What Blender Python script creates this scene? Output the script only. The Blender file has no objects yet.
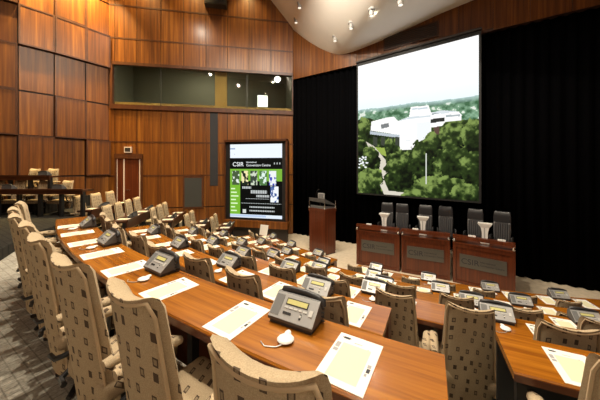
import bpy, bmesh, math, random
import numpy as np
from mathutils import Vector, Matrix
random.seed(7)
COL = bpy.context.scene.collection
PI = math.pi
H = 3.16            # eye height above the stage floor
F, HZ = 262.0, 165.0
CX, CY = 6.8, 13.7  # centre of the curved rows
D = [.88, 1.22, 1.56, 1.90, 2.20, 2.42]        # desk tops below eye level
RN = [14.32, 13.36, 12.37, 11.40, 10.45, 9.50]  # chair-side radius of each desk
DEPTH = .42
LV = [H - d - .74 for d in D]                  # tier floors

# ------------------------------------------------------------------ materials
def nt(name):
    m = bpy.data.materials.new(name); m.use_nodes = True
    t = m.node_tree; b = t.nodes['Principled BSDF']
    return m, t, b
def plain(name, col, rough=.5, metal=0, spec=None, emit=None, es=0):
    m, t, b = nt(name)
    b.inputs['Base Color'].default_value = (*col, 1); b.inputs['Roughness'].default_value = rough
    b.inputs['Metallic'].default_value = metal
    if spec is not None: b.inputs['Specular IOR Level'].default_value = spec
    if emit: b.inputs['Emission Color'].default_value = (*emit, 1); b.inputs['Emission Strength'].default_value = es
    return m
def ramp(t, stops):
    r = t.nodes.new('ShaderNodeValToRGB'); e = r.color_ramp.elements
    while len(e) < len(stops): e.new(.5)
    for k, (p, c) in enumerate(stops): e[k].position = p; e[k].color = (*c, 1)
    return r
def mathn(t, op, a, b=None, c=None):
    n = t.nodes.new('ShaderNodeMath'); n.operation = op
    for i, v in enumerate((a, b, c)):
        if v is None: continue
        if isinstance(v, (int, float)): n.inputs[i].default_value = v
        else: t.links.new(v, n.inputs[i])
    return n.outputs[0]
def wood(name, dark, mid, light, scale=(14, 14, .7), rough=.35, coat=0, bump=0, spec=None):
    m, t, b = nt(name)
    tc = t.nodes.new('ShaderNodeTexCoord'); mp = t.nodes.new('ShaderNodeMapping')
    mp.inputs['Scale'].default_value = scale
    t.links.new(tc.outputs['Object'], mp.inputs['Vector'])
    n1 = t.nodes.new('ShaderNodeTexNoise'); n1.inputs['Scale'].default_value = 1.0; n1.inputs['Detail'].default_value = 6; n1.inputs['Roughness'].default_value = .62
    n1.inputs['Distortion'].default_value = .4
    t.links.new(mp.outputs[0], n1.inputs['Vector'])
    r = ramp(t, [(.28, dark), (.5, mid), (.74, light)])
    t.links.new(n1.outputs['Fac'], r.inputs[0]); t.links.new(r.outputs[0], b.inputs['Base Color'])
    b.inputs['Roughness'].default_value = rough
    if coat: b.inputs['Coat Weight'].default_value = coat; b.inputs['Coat Roughness'].default_value = .12
    if spec is not None: b.inputs['Specular IOR Level'].default_value = spec
    return m
M = {}
M['panel'] = wood('panel_wood', (.075, .021, .004), (.165, .052, .008), (.33, .125, .018), (11, 11, .3), .36)
M['panel_dark'] = plain('panel_groove', (.02, .008, .004), .6)
M['trim'] = wood('trim_wood', (.05, .015, .005), (.08, .025, .008), (.12, .04, .012), (6, 6, 3), .4)
def arc_wood(name, dark, mid, light, rough, coat):
    m, t, b = nt(name)
    g = t.nodes.new('ShaderNodeNewGeometry'); s = t.nodes.new('ShaderNodeSeparateXYZ'); t.links.new(g.outputs['Position'], s.inputs[0])
    dx = mathn(t, 'SUBTRACT', s.outputs['X'], CX); dy = mathn(t, 'SUBTRACT', s.outputs['Y'], CY)
    r = mathn(t, 'SQRT', mathn(t, 'ADD', mathn(t, 'MULTIPLY', dx, dx), mathn(t, 'MULTIPLY', dy, dy)))
    an = mathn(t, 'ARCTAN2', dx, dy)
    c = t.nodes.new('ShaderNodeCombineXYZ')
    t.links.new(mathn(t, 'MULTIPLY', an, 14.), c.inputs[0]); t.links.new(mathn(t, 'MULTIPLY', r, 26.), c.inputs[1]); t.links.new(mathn(t, 'MULTIPLY', s.outputs['Z'], 9.), c.inputs[2])
    n1 = t.nodes.new('ShaderNodeTexNoise'); n1.inputs['Scale'].default_value = 1; n1.inputs['Detail'].default_value = 5; n1.inputs['Roughness'].default_value = .6; n1.inputs['Distortion'].default_value = .3
    t.links.new(c.outputs[0], n1.inputs['Vector'])
    rp = ramp(t, [(.28, dark), (.5, mid), (.74, light)]); t.links.new(n1.outputs['Fac'], rp.inputs[0]); t.links.new(rp.outputs[0], b.inputs['Base Color'])
    b.inputs['Roughness'].default_value = rough; b.inputs['Coat Weight'].default_value = coat; b.inputs['Coat Roughness'].default_value = .08
    return m
M['desk'] = arc_wood('desk_wood', (.17, .047, .004), (.30, .100, .007), (.44, .165, .013), .27, .45)
M['desk_edge'] = wood('desk_edge_wood', (.065, .016, .005), (.10, .027, .007), (.15, .045, .011), (4, 4, 12), .3)
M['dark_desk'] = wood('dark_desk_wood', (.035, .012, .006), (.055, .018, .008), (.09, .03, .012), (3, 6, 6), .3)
M['stage_wood'] = wood('stage_wood', (.065, .013, .004), (.105, .023, .007), (.165, .04, .011), (22, 22, .6), .3, .15)
M['black'] = plain('black_metal', (.012, .012, .013), .4)
M['chrome'] = plain('chrome', (.7, .7, .7), .2, 1)
M['rubber'] = plain('dark_plastic', (.03, .03, .033), .38)
M['grey'] = plain('grey_plastic', (.44, .445, .45), .36, .3)
M['body_grey'] = plain('body_grey_plastic', (.09, .092, .095), .4)
M['grille'] = plain('grille_plastic', (.17, .175, .18), .6)
M['lcd'] = plain('lcd_yellow', (.62, .6, .25), .3)
M['key'] = plain('key_light', (.62, .62, .6), .4)
M['paper'] = plain('paper_white', (.86, .85, .80), .7)
M['paper_field'] = plain('paper_field', (.76, .73, .50), .7)
M['ink'] = plain('ink_dark', (.03, .03, .04), .7)
M['ink_grey'] = plain('ink_grey', (.35, .35, .36), .7)
M['white'] = plain('white_plastic', (.85, .84, .82), .35)
M['leather'] = plain('black_leather', (.02, .02, .023), .35)
M['leather_sheen'] = plain('sheen_leather', (.075, .075, .08), .4)  # black leather made lighter: sheen on the chair backs put into the colour
M['velvet'] = plain('black_velvet', (.0022, .0022, .0026), 1, spec=0)
M['screen_black'] = plain('screen_border', (.006, .006, .007), .6)
M['steel'] = plain('brushed_steel', (.15, .145, .13), .42, .7)
M['grey_metal'] = plain('lectern_metal', (.16, .16, .16), .35, .6)
M['vent'] = plain('vent_dark', (.025, .018, .015), .6)
M['vent_grey'] = plain('vent_grey', (.045, .047, .045), .5)
M['strip_dark'] = plain('acoustic_strip', (.022, .022, .026), .7)
M['light_strip'] = plain('pale_strip', (.75, .62, .55), .4)
M['booth'] = plain('booth_wall', (.16, .17, .14), .8)
M['booth_tan'] = plain('booth_column', (.75, .47, .16), .7)
M['lamp'] = plain('lamp_glow', (1, 1, 1), .5, emit=(1, .9, .75), es=.9)
M['monitor'] = plain('monitor_glow', (1, 1, 1), .5, emit=(1, 1, .92), es=1.6)
M['cream'] = plain('cream_metal', (.30, .285, .26), .5)

def fabric():
    m, t, b = nt('tan_fabric')
    tc = t.nodes.new('ShaderNodeTexCoord'); s = t.nodes.new('ShaderNodeSeparateXYZ')
    t.links.new(tc.outputs['Object'], s.inputs[0])
    u = mathn(t, 'ADD', s.outputs['X'], mathn(t, 'MULTIPLY', s.outputs['Y'], .35))
    v = mathn(t, 'ADD', s.outputs['Z'], mathn(t, 'MULTIPLY', s.outputs['Y'], .9))
    cu, cv = .066, .078
    row = mathn(t, 'FLOOR', mathn(t, 'DIVIDE', v, cv))
    wr = t.nodes.new('ShaderNodeTexWhiteNoise'); wr.noise_dimensions = '1D'; t.links.new(row, wr.inputs['W'])
    uo = mathn(t, 'ADD', mathn(t, 'DIVIDE', u, cu), wr.outputs['Value'])
    colm = mathn(t, 'FLOOR', uo)
    wc = t.nodes.new('ShaderNodeTexWhiteNoise'); wc.noise_dimensions = '2D'
    cb = t.nodes.new('ShaderNodeCombineXYZ'); t.links.new(colm, cb.inputs[0]); t.links.new(row, cb.inputs[1])
    t.links.new(cb.outputs[0], wc.inputs['Vector'])
    sc = t.nodes.new('ShaderNodeSeparateColor'); t.links.new(wc.outputs['Color'], sc.inputs[0])
    fu = mathn(t, 'SUBTRACT', mathn(t, 'FRACT', uo), mathn(t, 'MULTIPLY_ADD', sc.outputs[0], .3, .35))
    fv = mathn(t, 'SUBTRACT', mathn(t, 'FRACT', mathn(t, 'DIVIDE', v, cv)), mathn(t, 'MULTIPLY_ADD', sc.outputs[1], .36, .32))
    au = mathn(t, 'ABSOLUTE', fu); av = mathn(t, 'ABSOLUTE', fv)
    outer = mathn(t, 'MULTIPLY', mathn(t, 'LESS_THAN', au, .15), mathn(t, 'LESS_THAN', av, .22))
    inner = mathn(t, 'MULTIPLY', mathn(t, 'LESS_THAN', au, .09), mathn(t, 'LESS_THAN', av, .13))
    fil = mathn(t, 'GREATER_THAN', sc.outputs[2], .35)
    hole = mathn(t, 'MULTIPLY', inner, fil)
    mask = mathn(t, 'MULTIPLY', mathn(t, 'SUBTRACT', outer, mathn(t, 'MULTIPLY', hole, .6)), mathn(t, 'MULTIPLY', mathn(t, 'LESS_THAN', sc.outputs[2], .95), .92))
    n = t.nodes.new('ShaderNodeTexNoise'); n.inputs['Scale'].default_value = 260; n.inputs['Detail'].default_value = 3
    t.links.new(tc.outputs['Object'], n.inputs['Vector'])
    r = ramp(t, [(.3, (.37, .28, .175)), (.7, (.52, .415, .275))]); t.links.new(n.outputs['Fac'], r.inputs[0])
    mx = t.nodes.new('ShaderNodeMix'); mx.data_type = 'RGBA'
    t.links.new(mask, mx.inputs['Factor']); t.links.new(r.outputs[0], mx.inputs['A']); mx.inputs['B'].default_value = (.06, .038, .026, 1)
    t.links.new(mx.outputs['Result'], b.inputs['Base Color'])
    b.inputs['Roughness'].default_value = .85; b.inputs['Specular IOR Level'].default_value = .2
    return m
M['fabric'] = fabric()
M['piping'] = plain('piping_fabric', (.56, .42, .26), .8)

def carpet(name, a, b_, c, sc=3.2):
    m, t, b = nt(name)
    tc = t.nodes.new('ShaderNodeTexCoord')
    br = t.nodes.new('ShaderNodeTexBrick'); br.inputs['Scale'].default_value = sc; br.offset = .37; br.squash = .6; br.squash_frequency = 3
    br.inputs['Color1'].default_value = (*a, 1); br.inputs['Color2'].default_value = (*b_, 1); br.inputs['Mortar'].default_value = (*c, 1)
    br.inputs['Mortar Size'].default_value = .02; br.inputs['Brick Width'].default_value = .55; br.inputs['Row Height'].default_value = .34; br.inputs['Bias'].default_value = -.3
    nz = t.nodes.new('ShaderNodeTexNoise'); nz.inputs['Scale'].default_value = 1.5
    mpn = t.nodes.new('ShaderNodeMapping'); mpn.inputs['Rotation'].default_value = (0, 0, .55)
    t.links.new(tc.outputs['Object'], mpn.inputs[0]); t.links.new(mpn.outputs[0], br.inputs['Vector'])
    n = t.nodes.new('ShaderNodeTexNoise'); n.inputs['Scale'].default_value = 60; t.links.new(tc.outputs['Object'], n.inputs['Vector'])
    r = ramp(t, [(.25, (.55, .55, .55)), (.75, (1, 1, 1))]); t.links.new(n.outputs['Fac'], r.inputs[0])
    mx = t.nodes.new('ShaderNodeMix'); mx.data_type = 'RGBA'; mx.blend_type = 'MULTIPLY'; mx.inputs['Factor'].default_value = 1
    t.links.new(br.outputs['Color'], mx.inputs['A']); t.links.new(r.outputs[0], mx.inputs['B'])
    t.links.new(mx.outputs['Result'], b.inputs['Base Color']); b.inputs['Roughness'].default_value = .95; b.inputs['Specular IOR Level'].default_value = .1
    return m
M['carpet'] = carpet('tier_carpet', (.56, .53, .45), (.40, .375, .31), (.36, .335, .28), 4.2)
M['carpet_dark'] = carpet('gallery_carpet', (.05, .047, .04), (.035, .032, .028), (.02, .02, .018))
def noisy(name, a, b_, sc, rough=.9):
    m, t, b = nt(name)
    tc = t.nodes.new('ShaderNodeTexCoord'); n = t.nodes.new('ShaderNodeTexNoise'); n.inputs['Scale'].default_value = sc; n.inputs['Detail'].default_value = 4
    t.links.new(tc.outputs['Object'], n.inputs['Vector']); r = ramp(t, [(.3, a), (.7, b_)])
    t.links.new(n.outputs['Fac'], r.inputs[0]); t.links.new(r.outputs[0], b.inputs['Base Color']); b.inputs['Roughness'].default_value = rough
    b.inputs['Specular IOR Level'].default_value = .15
    return m
M['stage_carpet'] = noisy('stage_carpet', (.58, .49, .36), (.70, .60, .46), 9)
M['ceiling'] = noisy('ceiling_plaster', (.80, .76, .70), (.84, .80, .74), 1.2)
def glass():
    m, t, b = nt('booth_glass')
    b.inputs['Base Color'].default_value = (.75, .8, .75, 1); b.inputs['Roughness'].default_value = .02
    b.inputs['Transmission Weight'].default_value = 1; b.inputs['IOR'].default_value = 1.5
    b.inputs['Specular IOR Level'].default_value = .5
    return m
M['glass'] = glass()
M['lect_glass'] = plain('smoked_panel', (.12, .12, .12), .15)

# ------------------------------------------------------------------ mesh helpers
def box(bm, c, s, rz=0, mi=0, bevel=0):
    r = bmesh.ops.create_cube(bm, size=1)
    vs = r['verts']
    mat = Matrix.Translation(c) @ Matrix.Rotation(rz, 4, 'Z') @ Matrix.Diagonal((*s, 1))
    bmesh.ops.transform(bm, matrix=mat, verts=vs)
    fs = set(f for v in vs for f in v.link_faces)
    for f in fs: f.material_index = mi
    if bevel:
        es = list(set(e for v in vs for e in v.link_edges))
        rr = bmesh.ops.bevel(bm, geom=es, offset=bevel, segments=2, affect='EDGES', profile=.5)
        for f in rr['faces']: f.material_index = mi
    return vs
def hexa(bm, pts, mi=0):        # 8 points: bottom 4 ccw, top 4 ccw
    v = [bm.verts.new(p) for p in pts]
    for q in ((3, 2, 1, 0), (4, 5, 6, 7), (0, 1, 5, 4), (1, 2, 6, 5), (2, 3, 7, 6), (3, 0, 4, 7)):
        f = bm.faces.new([v[i] for i in q]); f.material_index = mi
    return v
def prism(bm, poly, z0, z1, mi=0):
    a = [bm.verts.new((x, y, z0)) for x, y in poly]; b = [bm.verts.new((x, y, z1)) for x, y in poly]
    n = len(poly); fs = [bm.faces.new(a[::-1]), bm.faces.new(b)]
    for i in range(n): fs.append(bm.faces.new((a[i], a[(i+1) % n], b[(i+1) % n], b[i])))
    for f in fs: f.material_index = mi
def loft(bm, rings, cap=True, mi=0, closed=True):
    vs = [[bm.verts.new(p) for p in r] for r in rings]
    n = len(rings[0])
    for a, b in zip(vs, vs[1:]):
        for i in range(n if closed else n - 1):
            f = bm.faces.new((a[i], a[(i+1) % n], b[(i+1) % n], b[i])); f.material_index = mi
    if cap and closed:
        f = bm.faces.new(vs[0][::-1]); f.material_index = mi
        f = bm.faces.new(vs[-1]); f.material_index = mi
def tube(bm, pts, r, n=8, mi=0):
    pts = [Vector(p) for p in pts]; rings = []
    rr = r if isinstance(r, (list, tuple)) else [r] * len(pts)
    up0 = None
    for i, p in enumerate(pts):
        d = (pts[min(i+1, len(pts)-1)] - pts[max(i-1, 0)]).normalized()
        if up0 is None:
            up0 = Vector((0, 0, 1)) if abs(d.z) < .9 else Vector((1, 0, 0))
        x = d.cross(up0)
        if x.length < 1e-4: x = d.cross(Vector((0, 1, 0)))
        x.normalize(); y = x.cross(d).normalized(); up0 = y
        rings.append([p + (x * math.cos(2*PI*k/n) + y * math.sin(2*PI*k/n)) * rr[i] for k in range(n)])
    loft(bm, rings, mi=mi)
def cyl(bm, c, r, z0, z1, n=16, mi=0, r2=None):
    r2 = r if r2 is None else r2
    loft(bm, [[(c[0] + r*math.cos(2*PI*k/n), c[1] + r*math.sin(2*PI*k/n), z0) for k in range(n)],
              [(c[0] + r2*math.cos(2*PI*k/n), c[1] + r2*math.sin(2*PI*k/n), z1) for k in range(n)]], mi=mi)
def sph(bm, c, r, s=(1, 1, 1), mi=0):
    q = bmesh.ops.create_uvsphere(bm, u_segments=12, v_segments=8, radius=r)
    bmesh.ops.transform(bm, matrix=Matrix.Translation(c) @ Matrix.Diagonal((*s, 1)), verts=q['verts'])
    for f in set(f for v in q['verts'] for f in v.link_faces): f.material_index = mi
def arc_pt(R, deg, z=0):
    a = math.radians(deg); return Vector((CX - R*math.sin(a), CY - R*math.cos(a), z))
def sweep(bm, prof, p0, p1, step=1.0, mi=0):     # closed (r,z) profile swept round the rows' centre
    n = max(2, int(abs(p1 - p0) / step)); rings = []
    for i in range(n + 1):
        ph = p0 + (p1 - p0) * i / n
        rings.append([arc_pt(r, ph, z) for r, z in prof])
    loft(bm, rings, mi=mi)
def obj(name, bm, mats, parent=None, smooth=None, origin=None):
    bmesh.ops.recalc_face_normals(bm, faces=bm.faces[:])
    if origin is not None:
        bmesh.ops.translate(bm, verts=bm.verts[:], vec=-Vector(origin))
    me = bpy.data.meshes.new(name); bm.to_mesh(me); bm.free()
    for m in (mats if isinstance(mats, (list, tuple)) else [mats]): me.materials.append(M[m] if isinstance(m, str) else m)
    if smooth is not None:
        me.polygons.foreach_set('use_smooth', [True] * len(me.polygons)); me.set_sharp_from_angle(angle=math.radians(smooth))
    o = bpy.data.objects.new(name, me); COL.objects.link(o)
    if parent: o.parent = parent
    elif origin is not None: o.location = origin
    return o
def tag(o, label, cat, group=None):
    o['label'] = label; o['category'] = cat
    if group: o['group'] = group
    return o
def thing(name, label, cat, loc=(0, 0, 0), rz=0, group=None):
    o = bpy.data.objects.new(name, None); COL.objects.link(o); o.empty_display_size = .1
    o.location = loc; o.rotation_euler = (0, 0, rz)
    return tag(o, label, cat, group)
def struct(name, bm, mats, smooth=None, parent=None):
    o = obj(name, bm, mats, parent, smooth); o['kind'] = 'structure'; return o
def dup(root, loc, rz, label, group=None):
    r = root.copy(); COL.objects.link(r); r.location = loc; r.rotation_euler = (0, 0, rz); r['label'] = label
    if group: r['group'] = group
    for ch in list(root.children):
        c = ch.copy(); COL.objects.link(c); c.parent = r
        for g in list(ch.children):
            d = g.copy(); COL.objects.link(d); d.parent = c
    return r
def text_mesh(txt, size, mat, name, parent, loc, rot, extrude=.001, align='LEFT'):
    cu = bpy.data.curves.new(name, 'FONT'); cu.body = txt; cu.size = size; cu.extrude = extrude; cu.align_x = align
    tmp = bpy.data.objects.new(name, cu); COL.objects.link(tmp)
    dg = bpy.context.evaluated_depsgraph_get(); me = bpy.data.meshes.new_from_object(tmp.evaluated_get(dg))
    bpy.data.objects.remove(tmp); me.materials.clear(); me.materials.append(M[mat] if isinstance(mat, str) else mat)
    o = bpy.data.objects.new(name, me); COL.objects.link(o); o.parent = parent; o.location = loc; o.rotation_euler = rot
    return o
BM = bmesh.new
ORD = ['first', 'second', 'third', 'fourth', 'fifth', 'sixth', 'seventh', 'eighth', 'ninth', 'tenth', 'eleventh', 'twelfth', 'thirteenth', 'fourteenth', 'fifteenth']

# ------------------------------------------------------------------ floor: stage level and the curved tiers
b = BM(); prism(b, [(-11, -5), (15, -5), (15, 13), (-11, 13)], -.3, 0, 0)
struct('floor', b, ['stage_carpet'])
b = BM()
ends = [(8, 56), (8, 53), (8, 57.5), (6, 58.5), (4, 60.0)]
for k in range(5):
    r0 = RN[k] - .47; r1 = (RN[k-1] - .47) if k else RN[0] + 5.2
    sweep(b, [(r0, 0.001), (r1, 0.001), (r1, LV[k]), (r0 + .02, LV[k]), (r0, LV[k] - .02)], ends[k][0], ends[k][1], 1.2)
struct('floor.001', b, ['carpet'])

# ------------------------------------------------------------------ wall planes
class Wall:
    def __init__(s, A, B, inward):
        s.A = Vector(A); s.B = Vector(B); s.L = (s.B - s.A).length; s.d = (s.B - s.A) / s.L
        n = Vector((s.d.y, -s.d.x)); s.n = n if n.dot(Vector(inward)) > 0 else -n
    def p(s, u, n, z): q = s.A + s.d*u + s.n*n; return Vector((q.x, q.y, z))
    def box(s, bm, u0, u1, z0, z1, n0, n1, mi=0):
        hexa(bm, [s.p(u0, n0, z0), s.p(u1, n0, z0), s.p(u1, n1, z0), s.p(u0, n1, z0),
                  s.p(u0, n0, z1), s.p(u1, n0, z1), s.p(u1, n1, z1), s.p(u0, n1, z1)], mi)
    def u_at(s, px):            # distance along the wall where the sight line of that bearing meets it
        k = (px - 300) / F      # x = k*y
        return (k*s.A.y - s.A.x) / (s.d.x - k*s.d.y)
TOP = H + 9.2
# back wall with the control booth window and the door
WB = Wall((-7.73, 10.6), (-.32, 12.0), (.2, -1))
cols = [WB.u_at(x) for x in (108.6, 115, 137, 161, 183.5, 206, 227.5, 249, 271)] + [WB.L]
z_rows = [H-3.16, H-1.80, H-.44, H+.95, H+2.36, H+4.16, H+5.17, H+6.50, H+8.0, TOP]
b = BM()
for i in range(len(z_rows) - 1):
    if i == 4: continue
    WB.box(b, 0, WB.L, z_rows[i], z_rows[i+1], -.25, -.02, 1)
    for j in range(len(cols) - 1):
        if j == 0 and False: continue
        WB.box(b, cols[j] + .013, cols[j+1] - .013, z_rows[i] + .022, z_rows[i+1] - .022, -.021, .012, 0)
struct('wall_back', b, ['panel', 'panel_dark'])
b = BM()
for z in (z_rows[2], z_rows[3], z_rows[6], z_rows[7]): WB.box(b, 0, WB.L, z - .03, z + .03, -.02, .022, 0)
struct('trim_1', b, ['trim'])
# booth window
uw0, uw1 = WB.u_at(110.5), WB.L - .01
zw0, zw1 = z_rows[4], z_rows[5]
b = BM()
WB.box(b, uw0, uw1, zw1 - .09, zw1 + .03, -.1, .08); WB.box(b, uw0, uw1, zw0 - .08, zw0 + .10, -.1, .1)
WB.box(b, uw0, uw0 + .1, zw0, zw1, -.1, .08); WB.box(b, uw1 - .04, uw1, zw0, zw1, -.1, .08)
wf = struct('window_1', b, ['trim'])
b = BM(); WB.box(b, uw0 + .05, uw1 - .02, zw0 + .02, zw1 - .02, -.06, -.045)
struct('window_glass', b, ['glass'], parent=wf)
b = BM()
for x in (160.5, 247): WB.box(b, WB.u_at(x) - .012, WB.u_at(x) + .012, zw0 + .02, zw1 - .02, -.065, -.04)
struct('window_mullion', b, ['vent_grey'], parent=wf)
b = BM()   # booth room behind the glass
WB.box(b, -.1, WB.L + .1, zw0 - .1, zw1 + .9, -2.6, -2.5); WB.box(b, -.1, WB.L, zw0 - .3, zw0 - .02, -2.6, -.25)
WB.box(b, -.1, WB.L, zw1 + .8, zw1 + .95, -2.6, -.25); WB.box(b, -.2, -.1, zw0 - .1, zw1 + .9, -2.6, -.26); WB.box(b, WB.L, WB.L + .1, zw0 - .1, zw1 + .9, -2.6, -.26)
struct('wall_booth', b, ['booth'])
b = BM(); WB.box(b, uw0 + .1, uw1 - .05, zw0 + .02, zw0 + .24, -.75, -.12)
tag(obj('control_counter', b, 'booth_tan'), 'tan counter running inside the booth window sill', 'counter')
b = BM(); u = WB.u_at(214.2); WB.box(b, u, u + .5, zw0 + .242, zw1 + .79, -.5, -.27)
tag(obj('booth_pillar', b, 'booth_tan'), 'tan pillar standing inside the control booth window', 'pillar')
t = thing('booth_monitor', 'bright white monitor glowing inside the control booth window', 'monitor', WB.p(WB.u_at(263), -.45, zw0 + .242))
a = math.atan2(WB.d.y, WB.d.x)
b = BM(); box(b, (0, 0, .36), (.50, .06, .58), a, bevel=.008); obj('housing', b, 'rubber', t)
b = BM(); box(b, (WB.n.x*.032, WB.n.y*.032, .36), (.46, .006, .53), a); obj('display', b, 'monitor', t)
b = BM(); box(b, (0, 0, .035), (.1, .08, .07), a); box(b, (0, 0, .006), (.25, .18, .012), a); obj('stand', b, 'rubber', t)
lb = bpy.data.lights.new('booth_lamp', 'AREA'); lb.size = .8; lb.energy = 75; lb.color = (1, .85, .6)
ob_ = bpy.data.objects.new('booth_lamp', lb); COL.objects.link(ob_); ob_.location = WB.p(WB.L*.45, -.8, zw1 + .7)
# dark acoustic strip, dark hatch, box at the ceiling
b = BM(); WB.box(b, WB.u_at(210), WB.u_at(218), H - .9, zw0 - .08, -.02, .03)
struct('trim_2', b, ['strip_dark'])
u0, u1 = WB.u_at(183), WB.u_at(203.5)
t = thing('wall_hatch', 'dark grey recessed hatch in the wood wall right of the door', 'hatch', WB.p(u0, .02, H - 1.8))
b = BM(); WB.box(b, u0, u1, H-1.85, H-.48, .0125, .05); obj('hatch_frame', b, 'trim', t, origin=t.location)
b = BM(); WB.box(b, u0 + .07, u1 - .07, H-1.78, H-.55, .03, .054)
obj('hatch_panel', b, 'vent_grey', t, origin=t.location)
u0, u1 = WB.u_at(205.5), WB.u_at(227)
b = BM(); WB.box(b, u0, u1, H + 6.78, H + 8.0, .013, .35)
o = tag(obj('wall_speaker', b, 'vent', origin=WB.p(u0, .02, H + 6.78)), 'dark box speaker high on the panelled wall', 'speaker')
b = BM(); WB.box(b, u0 + .05, u1 - .05, H + 6.83, H + 7.9, .351, .36); obj('speaker_grille', b, 'strip_dark', o, origin=o.location)
# door
u0, u1 = WB.u_at(115.8), WB.u_at(142.5); zt = H + .40
b = BM(); WB.box(b, u0 - .02, u0 + .06, H - 2.2, zt, .0125, .07); WB.box(b, u1 - .06, u1 + .02, H - 2.2, zt, .0125, .07); WB.box(b, u0 - .02, u1 + .02, zt - .14, zt + .06, .0125, .09)
dr = struct('door_1', b, ['trim'])
um = WB.u_at(124.5)
b = BM(); WB.box(b, u0 + .05, um - .012, H - 2.2, zt - .13, .013, .035); struct('door_leaf', b, ['stage_wood'], parent=dr)
b = BM(); WB.box(b, um + .012, u1 - .05, H - 2.2, zt - .13, .013, .035); struct('door_leaf', b, ['stage_wood'], parent=dr)
b = BM()
for x in (117.4, 124.5, 140.3): q = WB.u_at(x); WB.box(b, q - .022, q + .022, H - 2.2, zt - .15, .02, .052)
struct('door_edge_strip', b, ['light_strip'], parent=dr)
b = BM(); q = um + .09; tube(b, [WB.p(q, .03, H - 1.02), WB.p(q, .1, H - 1.02), WB.p(q + .16, .1, H - 1.02)], .014); struct('door_handle', b, ['chrome'], parent=dr)
u0, u1 = WB.u_at(125.2), WB.u_at(132.2)
t = thing('door_sign', 'small dark box with pale frame above the wooden door', 'sign', WB.p(u0, .02, H + .5))
b = BM(); WB.box(b, u0, u1, H + .50, H + .74, .013, .10); obj('frame', b, 'light_strip', t, origin=t.location)
b = BM(); WB.box(b, u0 + .03, u1 - .03, H + .54, H + .70, .08, .106); obj('face', b, 'vent', t, origin=t.location)

# left panelled wall, staggered panels
LW = [(-7.73, 10.6), (-8.6, 9.16), (-9.13, 8.48), (-9.62, 8.02), (-10.3, 7.3), (-11.2, 6.2)]
zr = [H - 3.16, H - 1.75, H - .40, H + .97, H + 2.42, H + 3.90, H + 5.19, H + 6.5, H + 7.8, TOP]
b = BM(); tr = BM()
mid = Vector(LW[0]).lerp(Vector(LW[1]), .47)
pts = [Vector(LW[0]), mid] + [Vector(p) for p in LW[1:]]
raised = {0: (2, 5, 0), 1: (5, 6, 3, 8), 2: (5, 2, 7), 3: (6, 4, 3, 1), 4: (5, 3, 7), 5: (4, 6)}
for i, (p, q) in enumerate(zip(pts, pts[1:])):
    W = Wall(p, q, (1, -1))
    W.box(b, 0, W.L, 0, TOP, -.25, -.02, 1)
    for j in range(len(zr) - 1):
        up = j in raised[i]
        n1 = .13 if up else .02
        W.box(b, .02, W.L - .02, zr[j] + .03, zr[j+1] - .03, -.021, n1, 0)
        if up:
            for (a0, a1, c0, c1) in ((.0, W.L, zr[j] + .0, zr[j] + .045), (.0, W.L, zr[j+1] - .045, zr[j+1])):
                W.box(tr, a0, a1, c0, c1, -.02, .14, 0)
            for a0 in (0, W.L - .045): W.box(tr, a0, a0 + .045, zr[j] + .045, zr[j+1] - .045, -.02, .14, 0)
struct('wall_left', b, ['panel', 'panel_dark']); struct('trim_3', tr, ['trim'])

# frieze over the stage
FR = [Vector(p) for p in ((-.32, 12.0), (2.2, 10.25), (5.6, 7.6), (7.6, 6.2), (9.2, 5.0), (12.5, 2.2))]
ZF = H + 3.92
b = BM()
for i, (p, q) in enumerate(zip(FR, FR[1:])):
    W = Wall(p, q, (-1, -1)); W.box(b, 0, W.L, ZF, TOP, -.7, -.02, 1)
    n = max(1, round(W.L / .9))
    for k in range(n): W.box(b, W.L*k/n + .006, W.L*(k+1)/n - .006, ZF, TOP, -.021, .0, 0)
struct('wall_front', b, ['panel', 'panel_dark'])
W2 = Wall(FR[1], FR[2], (-1, -1))
u0, u1 = W2.u_at(384), W2.u_at(438.5)
t = thing('air_vent', 'long dark air vent in the wood frieze above the big screen', 'vent', W2.p(u0, .0, H + 4.15))
b = BM(); W2.box(b, u0, u1, H + 4.16, H + 4.66, .001, .05); obj('vent_frame', b, 'trim', t, origin=t.location)
b = BM()
for k in range(7): W2.box(b, u0 + .04, u1 - .04, H + 4.2 + k*.062, H + 4.235 + k*.062, .03, .065)
obj('slats', b, 'vent', t, origin=t.location)
b = BM(); W2.box(b, u0 - .9, W2.L, ZF - .02, ZF + .0, .0, .04); W2.box(b, 0, W2.L, ZF - .03, ZF + .05, .001, .03)
struct('trim_4', b, ['trim'])

# curtain
def poly_at(P, s):
    for p, q in zip(P, P[1:]):
        L = (q - p).length
        if s <= L: d = (q - p) / L; return p + d*s, d
        s -= L
    return q, d
cp = [Vector(p) for p in ((-.35, 12.12), (2.3, 10.42), (5.72, 7.75), (7.72, 6.32), (9.3, 5.1), (12.6, 2.3))]
tot = sum((q - p).length for p, q in zip(cp, cp[1:]))
b = BM(); N = int(tot / .035); A_, B_ = [], []
for i in range(N + 1):
    s = tot * i / N; p, d = poly_at(cp, s * .9999); nn = Vector((d.y, -d.x))
    if nn.y > 0: nn = -nn
    am = .05 * math.sin(s * 2*PI / .26 + .6*math.sin(s*1.7)) + .015*math.sin(s*61)
    q = p + nn * am; q2 = p + nn * am * .8
    A_.append(b.verts.new((q.x, q.y, .015))); B_.append(b.verts.new((q2.x, q2.y, ZF + .25)))
for i in range(N): b.faces.new((A_[i], A_[i+1], B_[i+1], B_[i]))
o = obj('stage_curtain', b, 'velvet', smooth=80)
sm = o.modifiers.new('thick', 'SOLIDIFY'); sm.thickness = .012; sm.offset = 1
tag(o, 'black pleated velvet curtain hanging around the back of the stage', 'curtain')

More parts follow.
